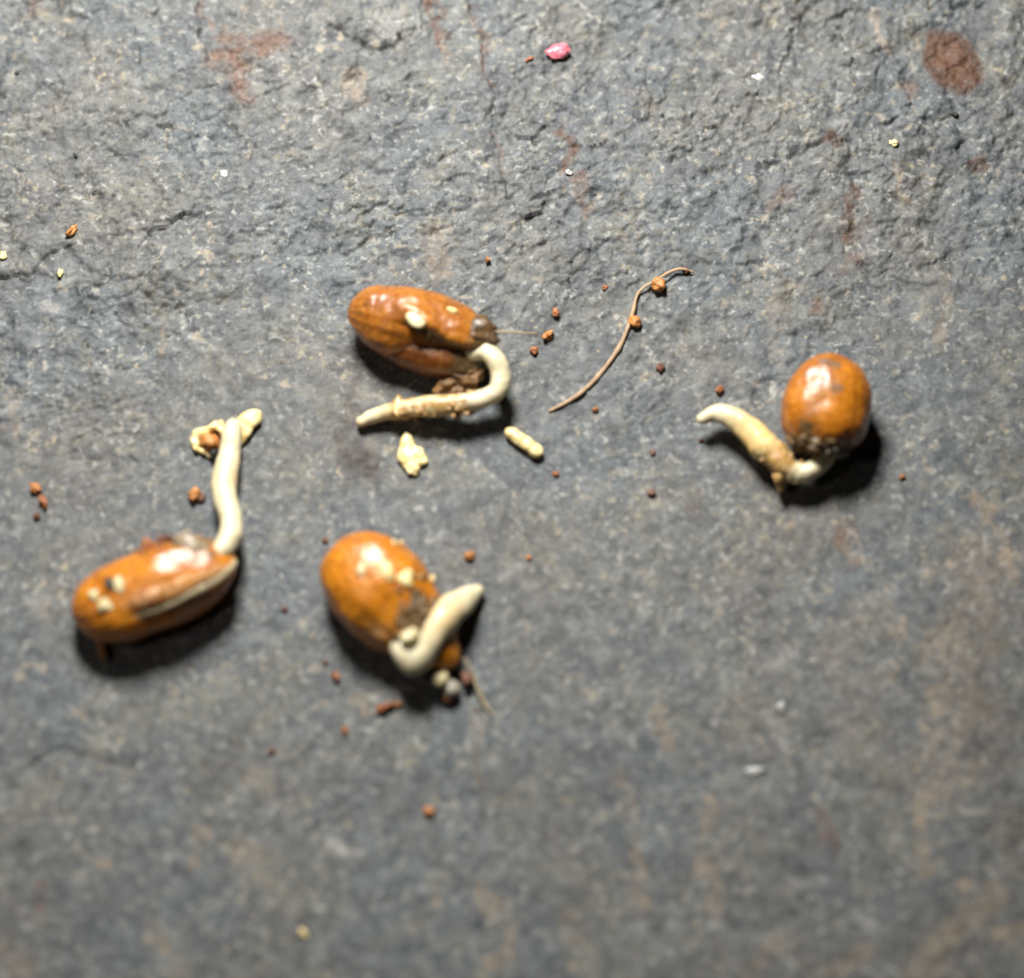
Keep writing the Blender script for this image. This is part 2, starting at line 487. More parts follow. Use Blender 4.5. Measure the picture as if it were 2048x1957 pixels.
# ------------------------------------------------------------------ materials of the things
def mat_coat(name, seed, base=(0.47, 0.150, 0.012), deep=(0.24, 0.060, 0.006)):
    m, nt, bs = new_mat(name)
    n = NT(nt)
    off = nt.nodes.new("ShaderNodeVectorMath"); off.operation = 'ADD'
    n.to(n.co, off.inputs[0]); off.inputs[1].default_value = (seed * 3.7, seed * 1.9, seed * 5.1)
    n.co = off.outputs[0]
    soil, olive, pale, valve_shade = n.attr("stain")
    a = n.noise(3.2, 4, 0.6, 0.5)
    f = n.noise(16, 4, 0.65, 0.4)
    g = n.noise(60, 3, 0.6)
    col = n.mix(n.rng(a, 0.34, 0.66), deep, base)
    col = n.mix(n.math('MULTIPLY', n.rng(f, 0.5, 0.72), 0.35), col, (0.62, 0.29, 0.035))
    col = n.mix(n.math('MULTIPLY', n.rng(f, 0.48, 0.30), 0.55), col, (0.13, 0.038, 0.007))
    col = n.mix(n.math('MULTIPLY', n.rng(n.noise(7.5, 4, 0.7, 0.8), 0.55, 0.68), 0.65), col, (0.11, 0.052, 0.018))
    col = n.mix(valve_shade, col, (0.20, 0.062, 0.010))  # lower valve: its own reddish brown, partly shade painted into the colour
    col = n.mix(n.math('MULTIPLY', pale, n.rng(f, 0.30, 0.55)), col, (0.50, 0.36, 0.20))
    sm = n.rng(n.math('ADD', n.math('MULTIPLY', soil, 1.3), n.math('MULTIPLY', n.math('SUBTRACT', f, 0.5), 1.6)), 0.35, 0.75)
    col = n.mix(sm, col, n.mix(n.rng(g, 0.35, 0.65), (0.050, 0.026, 0.010), (0.20, 0.125, 0.05)))
    om = n.rng(n.math('ADD', n.math('MULTIPLY', olive, 0.8), n.math('MULTIPLY', n.math('SUBTRACT', f, 0.5), 2.4)), 0.42, 0.85, 0.0, 0.8)
    col = n.mix(om, col, (0.115, 0.098, 0.075))
    n.to(col, bs.inputs["Base Color"])
    n.to(n.math('ADD', n.rng(f, 0.3, 0.7, 0.38, 0.52), n.math('MULTIPLY', sm, 0.25)), bs.inputs["Roughness"])
    bs.inputs["Subsurface Weight"].default_value = 0.12
    bs.inputs["Subsurface Radius"].default_value = (0.10, 0.04, 0.012)
    bs.inputs["Subsurface Scale"].default_value = 0.6
    bs.inputs["Specular IOR Level"].default_value = 0.25
    bs.inputs["Coat Weight"].default_value = 0.85
    n.to(n.rng(f, 0.3, 0.7, 0.14, 0.36), bs.inputs["Coat Roughness"])
    b = n.bump(f, 0.22, 0.03)
    b = n.bump(g, 0.18, 0.012, b)
    n.to(b, bs.inputs["Normal"])
    n.to(b, bs.inputs["Coat Normal"])
    return m

def mat_root():
    m, nt, bs = new_mat("young_root")
    n = NT(nt)
    soil, warm, _p, _w = n.attr("stain")
    f = n.noise(14, 4, 0.65, 0.5)
    g = n.noise(45, 3, 0.6)
    col = n.mix(n.rng(f, 0.3, 0.7), (0.60, 0.52, 0.31), (0.71, 0.64, 0.45))
    col = n.mix(n.math('MULTIPLY', warm, n.rng(f, 0.25, 0.6)), col, (0.76, 0.50, 0.16))
    sm = n.rng(n.math('ADD', soil, n.math('MULTIPLY', n.math('SUBTRACT', f, 0.5), 2.0)), 0.40, 0.72)
    col = n.mix(n.math('MULTIPLY', sm, 0.9), col, n.mix(n.rng(g, 0.35, 0.65), (0.20, 0.095, 0.022), (0.56, 0.32, 0.09)))
    n.to(col, bs.inputs["Base Color"])
    bs.inputs["Roughness"].default_value = 0.42
    bs.inputs["Subsurface Weight"].default_value = 0.35
    bs.inputs["Subsurface Radius"].default_value = (0.12, 0.08, 0.035)
    bs.inputs["Subsurface Scale"].default_value = 0.7
    bs.inputs["Coat Weight"].default_value = 0.25
    bs.inputs["Coat Roughness"].default_value = 0.25
    b = n.bump(f, 0.25, 0.03)
    b = n.bump(g, 0.25, 0.010, b)
    n.to(b, bs.inputs["Normal"])
    return m

def mat_lump(name, c0, c1, rough=0.6, scale=22.0, sss=0.0, bump=0.4, coat=0.0):
    m, nt, bs = new_mat(name)
    n = NT(nt)
    f = n.noise(scale, 4, 0.65, 0.3)
    n.to(n.mix(n.rng(f, 0.32, 0.66), c0, c1), bs.inputs["Base Color"])
    bs.inputs["Roughness"].default_value = rough
    if sss:
        bs.inputs["Subsurface Weight"].default_value = sss
        bs.inputs["Subsurface Radius"].default_value = (0.06, 0.045, 0.02)
        bs.inputs["Subsurface Scale"].default_value = 0.6
    bs.inputs["Coat Weight"].default_value = coat
    bs.inputs["Coat Roughness"].default_value = 0.2
    n.to(n.bump(n.noise(scale * 2.2, 3, 0.6), bump, 0.02), bs.inputs["Normal"])
    return m

M_ROOT = mat_root()
M_RED = mat_lump("rust_brown_soil", (0.18, 0.055, 0.018), (0.40, 0.150, 0.050), 0.5)
M_ORANGE = mat_lump("orange_brown_soil", (0.30, 0.110, 0.025), (0.58, 0.25, 0.065), 0.5)
M_DARK = mat_lump("dark_brown_soil", (0.085, 0.034, 0.020), (0.20, 0.080, 0.042), 0.55)
M_BLACK = mat_lump("black_soil", (0.012, 0.011, 0.010), (0.04, 0.035, 0.03), 0.6)
M_CRUST = mat_lump("damp_soil_crust", (0.26, 0.140, 0.045), (0.56, 0.35, 0.125), 0.45, 16, coat=0.3)
M_OLIVE = mat_lump("olive_soil", (0.055, 0.030, 0.011), (0.24, 0.14, 0.048), 0.6, 16, coat=0.08)
M_CLOD = mat_lump("orange_soil_clod", (0.040, 0.020, 0.007), (0.19, 0.095, 0.026), 0.65, 9)
M_CHAFF = mat_lump("yellow_chaff", (0.60, 0.42, 0.13), (0.84, 0.72, 0.38), 0.45, 10, 0.3, 0.3, 0.2)
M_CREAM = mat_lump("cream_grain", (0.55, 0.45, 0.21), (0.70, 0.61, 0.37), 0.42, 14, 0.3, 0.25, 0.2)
M_GREYBEAD = mat_lump("grey_bead", (0.24, 0.22, 0.17), (0.38, 0.35, 0.27), 0.4, 14, 0.2, 0.25, 0.2)
M_WHITE = mat_lump("white_grit", (0.34, 0.34, 0.32), (0.52, 0.52, 0.50), 0.4, 14, 0.1)
M_PINK = mat_lump("pink_flake", (0.50, 0.085, 0.13), (0.66, 0.23, 0.27), 0.32, 9, 0.2, 0.15, 0.4)
M_FIBRE = mat_lump("dry_fibre", (0.26, 0.165, 0.085), (0.42, 0.29, 0.17), 0.6, 12, 0, 0.3)
M_HAIR = mat_lump("pale_fibre", (0.30, 0.24, 0.14), (0.46, 0.38, 0.24), 0.55, 12, 0, 0.2)
M_SCAR = mat_lump("seed_scar", (0.16, 0.115, 0.065), (0.36, 0.29, 0.19), 0.45, 12, 0.1, 0.35, 0.3)
M_SLIT = mat_lump("pale_seed_edge", (0.30, 0.225, 0.11), (0.50, 0.42, 0.26), 0.45, 7, 0.25, 0.3, 0.2)
M_TIP = mat_lump("dark_seed_tip", (0.030, 0.018, 0.008), (0.14, 0.075, 0.025), 0.5, 12, 0.0, 0.4, 0.15)

# ------------------------------------------------------------------ shapes
def nz(p, s, seed=0.0):
    return mnoise.noise(Vector((p.x * s + seed * 7.3, p.y * s - seed * 3.1, p.z * s + seed * 1.7)))

class Seed:
    """Surface of a seed: u runs from end A (-1) to end B (+1), phi from the top towards the front."""
    def __init__(s, A, B, wy, wz, roll=0.0, pa=2.4, pb=2.2, taper=0.0, seam=None, seed=1):
        s.c = (A + B) / 2; s.L = (B - A).length / 2
        s.X = (B - A).normalized()
        e1 = s.X.cross(Vector((0, 0, 1))).normalized()
        e2 = e1.cross(s.X)
        s.e1 = e1 * math.cos(roll) - e2 * math.sin(roll)
        s.e2 = e2 * math.cos(roll) + e1 * math.sin(roll)
        s.wy, s.wz, s.pa, s.pb, s.taper, s.seam, s.seed = wy, wz, pa, pb, taper, seam, seed
    def rad(s, u):
        p = s.pa if u < 0 else s.pb
        r = math.sqrt(max(0.0, 1 - abs(u) ** p))
        return r * (1 - s.taper * (u + 0.2) * (1 if u > -0.2 else 0.35))
    def S(s, u, phi, lift=0.0):
        r = s.rad(u); f = 1.0
        if s.seam:
            ps = s.seam['phi'](u); w = s.seam['win'](u)
            d = phi - ps
            d = (d + math.pi) % (2 * math.pi) - math.pi
            f -= s.seam['depth'] * w * math.exp(-(d / s.seam['width']) ** 2)
            if d > 0:
                f -= s.seam['drop'] * w * ss(0, 0.25, d) * (1 - ss(0.9, 1.9, d))
            else:
                f += 0.5 * s.seam['drop'] * w * math.exp(-((d + 0.28) / 0.22) ** 2)
        q = s.c + s.X * (s.L * u)
        o = s.e2 * (s.wz * math.cos(phi)) + s.e1 * (s.wy * math.sin(phi))
        p = q + o * (r * f)
        k = 0.042 * nz(p, 1.9, s.seed) + 0.016 * nz(p, 5.0, s.seed + 3) + 0.005 * nz(p, 17.0, s.seed + 5)
        # faint lengthwise wrinkles
        k += 0.009 * mnoise.noise(Vector((phi * 3.5 + s.seed, u * 1.1, s.seed * 2.0))) + 0.0045 * mnoise.noise(Vector((phi * 8.0 + s.seed, u * 1.8, s.seed * 3.0)))
        nrm = (o.normalized() * max(r, 0.2) + s.X * (u ** 3)).normalized()
        return p + nrm * (k * min(1, r * 2 + 0.3) + lift)
    def mesh(s, name, mat, origin, parent, stain, nu=170, nv=170):
        verts, attr = [], []
        for i in range(nu + 1):
            u = -math.cos(math.pi * i / nu) * 0.99999
            for j in range(nv):
                phi = 2 * math.pi * j / nv - math.pi
                p = s.S(u, phi)
                verts.append(p); attr.append(stain(u, phi, p))
        faces = []
        for i in range(nu):
            for j in range(nv):
                k = (j + 1) % nv
                faces.append((i * nv + j, (i + 1) * nv + j, (i + 1) * nv + k, i * nv + k))
        faces.append(tuple(range(nv - 1, -1, -1))[::-1])
        faces.append(tuple(nu * nv + j for j in range(nv))[::-1])
        return build(name, verts, faces, mat, origin, parent, attr)

def spline(pts, nper=10):
    out = []
    q = [pts[0]] + list(pts) + [pts[-1]]
    for i in range(1, len(q) - 2):
        for k in range(nper):
            t = k / nper
            a, b, c2, d = (np.array(q[i - 1]), np.array(q[i]), np.array(q[i + 1]), np.array(q[i + 2]))
            out.append(0.5 * ((2 * b) + (-a + c2) * t + (2 * a - 5 * b + 4 * c2 - d) * t * t + (-a + 3 * b - 3 * c2 + d) * t ** 3))
    out.append(np.array(q[-2]))
    return out

def tube(name, path, mat, origin, parent=None, seg=22, lump=0.06, nper=10, flat=1.0, stain=None, seed=1.0, cap=True):
    """Sweep along [(point, radius)]; round ends; slightly knobbly skin."""
    raw = spline([(p.x, p.y, p.z, r) for p, r in path], nper)
    C = [Vector(v[:3]) for v in raw]; Rr = [float(v[3]) for v in raw]
    if cap:
        def capping(i0, i1):
            d = (C[i0] - C[i1]).normalized(); r = Rr[i0]
            return [(C[i0] + d * (r * math.sin(a)), r * math.cos(a)) for a in (0.35, 0.7, 1.0, 1.25, 1.45)]
        st = capping(0, 1)[::-1]; en = capping(-1, -2)
        C = [c for c, _ in st] + C + [c for c, _ in en]
        Rr = [r for _, r in st] + Rr + [r for _, r in en]
    n_ = len(C); verts = []; attr = []
    nrm = None
    for i in range(n_):
        t = (C[min(i + 1, n_ - 1)] - C[max(i - 1, 0)]).normalized()
        if nrm is None:
            nrm = Vector((0, 0, 1)) if abs(t.z) < 0.9 else Vector((0, 1, 0))
        nrm = (nrm - t * nrm.dot(t)).normalized()
        bn = t.cross(nrm)
        for j in range(seg):
            a = 2 * math.pi * j / seg
            o = nrm * (math.cos(a) * flat) + bn * math.sin(a)
            p = C[i] + o * Rr[i]
            k = 1 + lump * (2.2 * nz(p, 6, seed) + 1.0 * nz(p, 15, seed + 2) + 0.5 * nz(p, 34, seed + 5))
            p = C[i] + o * (Rr[i] * k) + Vector((nz(C[i], 4, seed + 9), nz(C[i], 4, seed + 11), 0)) * (Rr[i] * lump * 2.0)
            verts.append(p)
            attr.append(stain(i / (n_ - 1), a, p) if stain else (0, 0, 0, 0))
    faces = []
    for i in range(n_ - 1):
        for j in range(seg):
            k = (j + 1) % seg
            faces.append((i * seg + j, i * seg + k, (i + 1) * seg + k, (i + 1) * seg + j))
    faces.append(tuple(range(seg))[::-1])
    faces.append(tuple((n_ - 1) * seg + j for j in range(seg)))
    return build(name, verts, faces, mat, origin, parent, attr)

_ico = {}
def ico(sub):
    if sub not in _ico:
        bm = bmesh.new()
        bmesh.ops.create_icosphere(bm, subdivisions=sub, radius=1.0)
        _ico[sub] = ([v.co.copy() for v in bm.verts], [tuple(v.index for v in f.verts) for f in bm.faces])
        bm.free()
    return _ico[sub]

def lump_verts(c, size, rot, seed, amp=0.28, sub=3, freq=1.3):
    V, F = ico(sub)
    cr, sr = math.cos(rot), math.sin(rot)
    out = []
    for v in V:
        k = 1 + amp * nz(v, freq, seed) * 1.6 + amp * 0.6 * nz(v, freq * 2.6, seed + 4) + amp * 0.25 * nz(v, freq * 6, seed + 8)
        x, y, z = v.x * size[0] * k, v.y * size[1] * k, v.z * size[2] * k
        out.append(Vector((c.x + x * cr - y * sr, c.y + x * sr + y * cr, c.z + z)))
    return out, F

def lump(name, c, size, rot, mat, seed, amp=0.28, sub=3, parent=None, origin=None, smooth=True):
    v, f = lump_verts(c, size, rot, seed, amp, sub)
    return build(name, v, f, mat, origin if origin is not None else Vector((c.x, c.y, c.z - size[2])), parent, smooth=smooth)

def blobs(name, items, mat, seed, origin=None, parent=None, voxel=0.010, amp=0.2):
    """Several swollen lobes fused into one skin."""
    V, F = [], []
    for k, (c, size, rot) in enumerate(items):
        v, f = lump_verts(c, size, rot, seed + k * 1.37, amp, 3, 1.6)
        b = len(V); V += v; F += [tuple(i + b for i in q) for q in f]
    if origin is None:
        origin = Vector((items[0][0].x, items[0][0].y, gh(items[0][0].x, items[0][0].y)))
    o = build(name, V, F, mat, origin, parent)
    rm = o.modifiers.new("fuse", 'REMESH'); rm.mode = 'VOXEL'; rm.voxel_size = voxel; rm.use_smooth_shade = True
    sm = o.modifiers.new("soften", 'SMOOTH'); sm.factor = 0.5; sm.iterations = 3
    return o

rnd = random.Random(11)
def crust(name, pts, mat, origin, parent, lo=0.012, hi=0.035, seed=1):
    """Clinging soil: too small and too many to pick apart."""
    V, F = [], []
    pts = list(pts)
    for p in list(pts):
        for _ in range(2):
            pts.append(p + Vector((rnd.gauss(0, 0.6 * hi), rnd.gauss(0, 0.6 * hi), rnd.gauss(-0.2 * hi, 0.2 * hi))))
    for k, p in enumerate(pts):
        s = 0.4 * lo + (1.05 * hi - 0.4 * lo) * rnd.random() ** 3.0
        v, f = lump_verts(p, (s * rnd.uniform(0.8, 1.6), s, s * rnd.uniform(0.5, 0.9)), rnd.uniform(0, 6.3), seed + k * 0.77, 0.5, 2)
        b = len(V); V += v; F += [tuple(i + b for i in q) for q in f]
    o = build(name, V, F, mat, origin, parent)
    o["kind"] = "stuff"
    return o

def on_tube(path, t0, t1, count, top=0.5, spread=1.0):
    raw = spline([(p.x, p.y, p.z, r) for p, r in path], 12)
    out = []
    for _ in range(count):
        i = int(rnd.uniform(t0, t1) * (len(raw) - 2))
        c = Vector(raw[i][:3]); r = raw[i][3]
        t = (Vector(raw[i + 1][:3]) - c).normalized()
        e = t.cross(Vector((0, 0, 1))).normalized(); q = e.cross(t)
        a = rnd.gauss(top, spread)
        out.append(c + (q * math.cos(a) + e * math.sin(a)) * (r * 0.84))
    return out

SEED_GROUP = "sprouting seeds lying on the slate"

# ------------------------------------------------------------------ seed at the top, root folded back beneath it
A, B = P(695, 620, 0.34), P(994, 682, 0.35)
org = Vector((*((A + B) / 2).xy, 0.0))
t = thing("sprouting_seed", org, "slim brown split seed whose white root hooks round and folds back below it", "seed", SEED_GROUP)
seam1 = dict(phi=lambda u: R(14) + R(44) * ss(-0.35, 0.85, u), win=lambda u: ss(-0.45, 0.0, u) * (1 - ss(0.93, 1.0, u)),
             depth=0.11, width=0.16, drop=0.24)
s1 = Seed(A, B, 0.370, 0.335, 0.0, 2.6, 2.3, 0.14, seam1, 1)
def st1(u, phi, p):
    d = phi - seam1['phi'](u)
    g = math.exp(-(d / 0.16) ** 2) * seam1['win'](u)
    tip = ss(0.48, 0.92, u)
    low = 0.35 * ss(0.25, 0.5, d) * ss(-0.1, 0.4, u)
    return (max(0.75 * g, 0.9 * tip), 0.6 * ss(0.80, 0.95, u) * ss(-0.6, 0.4, -phi + 0.3), 0.0, 0.85 * ss(0.15, 0.5, d) * ss(-0.4, 0.2, u) * (1 - ss(1.9, 2.4, d)))  # last channel: reddish lower valve with some painted shade
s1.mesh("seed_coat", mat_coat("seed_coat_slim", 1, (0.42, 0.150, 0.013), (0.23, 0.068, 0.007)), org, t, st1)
pr = [(P(944, 706, 0.38), 0.085), (P(972, 702, 0.40), 0.095), (P(994, 722, 0.40), 0.095), (P(1002, 752, 0.36), 0.096), (P(992, 782, 0.33), 0.097),
      (P(962, 800, 0.30), 0.094), (P(925, 808, 0.28), 0.094), (P(875, 812, 0.24), 0.108), (P(830, 816, 0.21), 0.104), (P(785, 822, 0.15), 0.088),
      (P(750, 833, 0.11), 0.074), (P(724, 843, 0.09), 0.058)]
def soil1(tt, a, p):
    return ((0.62 + 0.5 * nz(p, 9, 3)) * ss(0.47, 0.56, tt) * (1 - ss(0.78, 0.84, tt)), 0.5 * ss(0.5, 0.6, tt) * (1 - ss(0.80, 0.9, tt)) + 0.6 * ss(0.93, 1, tt), 0, 0)
root = tube("root", pr, M_ROOT, org, t, stain=soil1, seed=1.2, lump=0.07)
crust("soil_crust", on_tube(pr, 0.50, 0.80, 70, -0.6, 1.1), M_CRUST, org, root, 0.014, 0.040, 2)
pts = [s1.S(rnd.uniform(0.0, 0.9), 0, 0) for _ in range(0)]
pts = []
for _ in range(90):
    u = rnd.uniform(-0.05, 0.92)
    pts.append(s1.S(u, seam1['phi'](u) + rnd.gauss(0.06, 0.10), -0.010))
crust("soil_crust", pts, M_OLIVE, org, t, 0.012, 0.030, 5)
# ragged brown tip, and the lower lip of the split seed
blobs("seed_tip", [(s1.S(0.84, R(-25), -0.07), (0.13, 0.13, 0.11), 0.3), (s1.S(0.95, R(20), -0.05), (0.10, 0.13, 0.10), 0.9), (s1.S(0.78, R(12), -0.07), (0.13, 0.11, 0.10), 0.2), (s1.S(0.93, R(-40), -0.04), (0.09, 0.10, 0.09), 0.2)],
      M_TIP, 3.1, org, t)
lip = [(s1.S(u, R(84), -0.05), r) for u, r in ((0.05, 0.05), (0.3, 0.075), (0.55, 0.08), (0.78, 0.075), (0.93, 0.05))]
tube("seed_lip", lip, mat_coat("seed_lip_coat", 6, (0.27, 0.075, 0.010), (0.13, 0.030, 0.006)), org, t, seg=18, lump=0.1, seed=4)
lobe = Seed(P(738, 676, 0.27), P(960, 736, 0.25), 0.205, 0.21, 0.0, 2.3, 2.2, -0.05, None, 7)
lobe.mesh("seed_lobe", mat_coat("seed_lobe_coat", 7, (0.19, 0.055, 0.008), (0.095, 0.026, 0.005)), org, t,
          lambda u, phi, p: (0.75 * ss(0.2, 0.8, u), 0, 0, 0), 70, 50)
blobs("soil_clod", [(P(930, 758, 0.22), (0.16, 0.10, 0.10), -0.4), (P(905, 775, 0.20), (0.15, 0.09, 0.08), 0.3), (P(950, 744, 0.24), (0.10, 0.08, 0.09), 0.3), (P(885, 784, 0.18), (0.10, 0.06, 0.07), 0.2)], M_CLOD, 18.3, org, t, amp=0.5)
tag(lump("chaff_chip", s1.S(-0.02, R(13), 0.010), (0.115, 0.085, 0.022), -0.55, M_CREAM, 2.2, 0.22), "pale cream chip stuck on the middle of the slim split seed", "chip")
tag(lump("chaff_chip", s1.S(0.38, R(-22), 0.008), (0.055, 0.030, 0.02), -0.3, M_CHAFF, 5.2, 0.35), "tiny yellow chip near the dark tip of the slim split seed", "chip")
e = s1.S(0.93, R(-5), 0.0)
tag(tube("hair_fibre", [(P(992, 664, e.z), 0.012), (P(1022, 665, 0.40), 0.013), (P(1050, 667, 0.33), 0.012), (P(1072, 667, 0.27), 0.009)], M_HAIR, Vector((*e.xy, 0)), None, 8, 0.1, seed=2),
    "short straight pale fibre sticking out of the slim seed's dark tip", "fibre")

# ------------------------------------------------------------------ seed at the left with upright root
A, B = P(150, 1244, 0.27), P(472, 1116, 0.36)
org = Vector((*((A + B) / 2).xy, 0.0))
t = thing("sprouting_seed", org, "orange brown seed with pale slit along its side and wavy root pointing away", "seed", SEED_GROUP)
seam2 = dict(phi=lambda u: R(40) + R(6) * u, win=lambda u: ss(-0.5, -0.1, u), depth=0.12, width=0.15, drop=0.10)
s2 = Seed(A, B, 0.430, 0.345, 0.0, 2.6, 2.5, 0.02, seam2, 2)
def st2(u, phi, p):
    d = phi - seam2['phi'](u)
    g = 0.35 * math.exp(-((d + 0.12) / 0.10) ** 2) * seam2['win'](u)
    top = 0.55 * ss(0.05, 0.5, u) * ss(-0.2, -0.9, phi)
    band = 0.42 * ss(0.35, 0.6, u) * (1 - ss(0.80, 0.95, u)) * math.exp(-((phi + 0.2) / 0.35) ** 2)
    pl = 0.55 * math.exp(-((d + 0.34) / 0.16) ** 2) * seam2['win'](u)
    return (max(g, top, band), 0.55 * math.exp(-((u - 0.62) / 0.16) ** 2 - ((phi + 0.75) / 0.35) ** 2), pl, 0)
s2.mesh("seed_coat", mat_coat("seed_coat_orange", 2, (0.58, 0.205, 0.010), (0.34, 0.098, 0.008)), org, t, st2)
edge = [(s2.S(u, seam2['phi'](u) + 0.04, -0.022), r) for u, r in ((-0.30, 0.02), (0.0, 0.045), (0.25, 0.056), (0.5, 0.062), (0.72, 0.062), (0.86, 0.058), (0.945, 0.05), (0.985, 0.04))]
tube("kernel_edge", edge, M_SLIT, org, t, seg=16, lump=0.10, seed=7)
lower = [(s2.S(u, seam2['phi'](u) + 0.30, -0.035), r) for u, r in ((0.1, 0.04), (0.45, 0.06), (0.75, 0.065), (0.93, 0.05))]
tube("seed_lip", lower, mat_coat("seed_lip_dark", 8, (0.20, 0.055, 0.010), (0.10, 0.022, 0.006)), org, t, seg=16, lump=0.12, seed=9)
lump("scar", s2.S(0.58, R(-40), -0.035), (0.19, 0.12, 0.080), -0.55, M_SCAR, 4.4, 0.15, 3, t, org)
pr = [(P(430, 1112, 0.44), 0.085), (P(446, 1098, 0.42), 0.105), (P(460, 1076, 0.38), 0.112), (P(463, 1050, 0.33), 0.110), (P(456, 1020, 0.27), 0.112), (P(447, 990, 0.22), 0.122),
      (P(450, 955, 0.18), 0.128), (P(459, 915, 0.14), 0.112), (P(462, 880, 0.13), 0.104), (P(466, 856, 0.11), 0.09)]
def soil2(tt, a, p):
    return (0.12 * ss(0.3, 0.5, tt), 0.30 * math.exp(-((tt - 0.62) / 0.10) ** 2), 0, 0)
root = tube("root", pr, M_ROOT, org, t, stain=soil2, seed=2.2, lump=0.06)
pts = [s2.S(rnd.uniform(0.0, 0.75), R(rnd.gauss(-72, 14)), 0.004) for _ in range(60)]
crust("soil_crust", pts, M_RED, org, t, 0.010, 0.028, 9)
lump("stalk_stub", P(202, 1298, 0.16), (0.035, 0.10, 0.04), 0.3, M_ORANGE, 6.6, 0.25, 3, t, org)
tag(lump("soil_crumb", s2.S(0.10, R(-60), 0.03), (0.06, 0.07, 0.05), 0.2, M_RED, 12.1, 0.35), "red brown crumb on the upper edge of the seed with the pale slit", "crumb")
tag(lump("soil_crumb", s2.S(0.33, R(-62), 0.02), (0.08, 0.05, 0.05), 0.3, M_DARK, 13.1, 0.35), "dark brown crumb by the grey scar of the seed with the pale slit", "crumb")
tag(lump("soil_crumb", s2.S(-0.42, R(-16), 0.012), (0.035, 0.060, 0.018), 0.3, M_BLACK, 14.1, 0.5), "blue black crumb between the pale specks on the left seed", "crumb")
for i, (u, ph, a_, b_, lab) in enumerate(((-0.62, -14, 0.050, 0.042, "painted cream glint nearest the rounded end on the left seed"),
                                     (-0.32, -10, 0.040, 0.058, "painted cream glint right of the black crumb on the left seed"),
                                     (-0.52, 8, 0.062, 0.045, "larger painted cream glint lowest of three on the left seed"))):
    tag(lump("cream_speck", s2.S(u, R(ph), -0.002), (a_ * 1.35, b_ * 1.2, 0.010), 0.5, M_CREAM, 20.3 + i, 0.5), lab, "speck", "painted cream glints on the left seed")  # specular glints on the coat, built as flat cream lumps

# ------------------------------------------------------------------ seed at the bottom, root raised in a V
A, B = P(668, 1092, 0.36), P(914, 1332, 0.16)
org = Vector((*((A + B) / 2).xy, 0.0))
t = thing("sprouting_seed", org, "plump glossy orange seed with thick cream root bent in a V across it", "seed", SEED_GROUP)
s3 = Seed(A, B, 0.505, 0.385, 0.0, 2.3, 1.9, 0.36, None, 3)
def st3(u, phi, p):
    soil = ss(0.0, 0.35, u + 0.25 * nz(p, 4, 2)) * math.exp(-((phi - R(-4)) / 0.75) ** 2)
    soil *= 1 - 0.75 * ss(0.55, 0.72, u)
    return (0.95 * soil, 0.75 * math.exp(-((u - 0.15) / 0.15) ** 2 - ((phi - R(-12)) / 0.35) ** 2), 0.7 * math.exp(-((u - 0.10) / 0.12) ** 2 - ((phi - R(48)) / 0.20) ** 2), 0)
s3.mesh("seed_coat", mat_coat("seed_coat_plump", 3, (0.58, 0.205, 0.005), (0.40, 0.120, 0.006)), org, t, st3)
pr = [(P(798, 1288, 0.36), 0.100), (P(810, 1308, 0.36), 0.126), (P(830, 1322, 0.34), 0.132), (P(848, 1304, 0.37), 0.126), (P(862, 1276, 0.40), 0.130), (P(880, 1246, 0.36), 0.162),
      (P(905, 1221, 0.27), 0.160), (P(932, 1200, 0.17), 0.122), (P(954, 1184, 0.10), 0.074)]
def soil3(tt, a, p):
    return (0.0, 0.6 * math.exp(-((tt - 0.62) / 0.13) ** 2), 0, 0)
root = tube("root", pr, M_ROOT, org, t, stain=soil3, seed=3.2, lump=0.05)
pts = [s3.S(rnd.gauss(0.30, 0.16), R(rnd.gauss(-6, 24)), -0.020) for _ in range(130)]
crust("soil_crust", pts, M_OLIVE, org, t, 0.016, 0.042, 13)
pts = [s3.S(rnd.uniform(-0.75, 0.1), R(rnd.gauss(-62, 16)), 0.000) for _ in range(7)]
crust("soil_crust", pts, M_CHAFF, org, t, 0.012, 0.026, 17)
tag(blobs("chaff_flake", [(s3.S(-0.33, R(-14), 0.004), (0.13, 0.075, 0.030), -0.9), (s3.S(-0.10, R(-22), 0.004), (0.10, 0.055, 0.028), -0.5), (s3.S(-0.12, R(-30), 0.006), (0.06, 0.05, 0.03), 0.2)], M_CHAFF, 8.2),
    "pale yellow flake stuck on top of the plump glossy seed", "chaff")
tag(lump("cream_speck", s3.S(-0.52, R(4), 0.004), (0.045, 0.055, 0.020), 0.4, M_CREAM, 31.2, 0.35), "small cream speck at the far end of the plump glossy seed", "speck")
tag(blobs("pale_bead", [(s3.S(0.40, R(26), 0.03), (0.085, 0.075, 0.07), 0.4), (s3.S(0.41, R(17), 0.03), (0.06, 0.055, 0.06), 0.1)], M_CREAM, 9.2), "cream bead in the dirt on the plump seed above the root's bend", "bead")
tag(lump("pale_bead", P(882, 1358, 0.16), (0.082, 0.082, 0.080), 0.2, M_CREAM, 41.2, 0.12), "bright cream bead on the slate below the V shaped root", "bead")
tag(lump("pale_bead", P(902, 1378, 0.09), (0.085, 0.080, 0.07), 0.9, M_GREYBEAD, 42.2, 0.2), "dull grey bead on the slate touching the bright cream bead", "bead")
tag(lump("soil_crumb", P(898, 1395, 0.05), (0.06, 0.05, 0.04), 0.9, M_RED, 43.2, 0.3), "red brown crumb just below the dull grey bead", "crumb")
tag(lump("soil_crumb", P(934, 1358, 0.07), (0.06, 0.07, 0.05), 0.4, M_DARK, 44.2, 0.3), "dark crumb between the dull grey bead and the dry blade", "crumb")
p0 = on(932, 1320, 0.12)
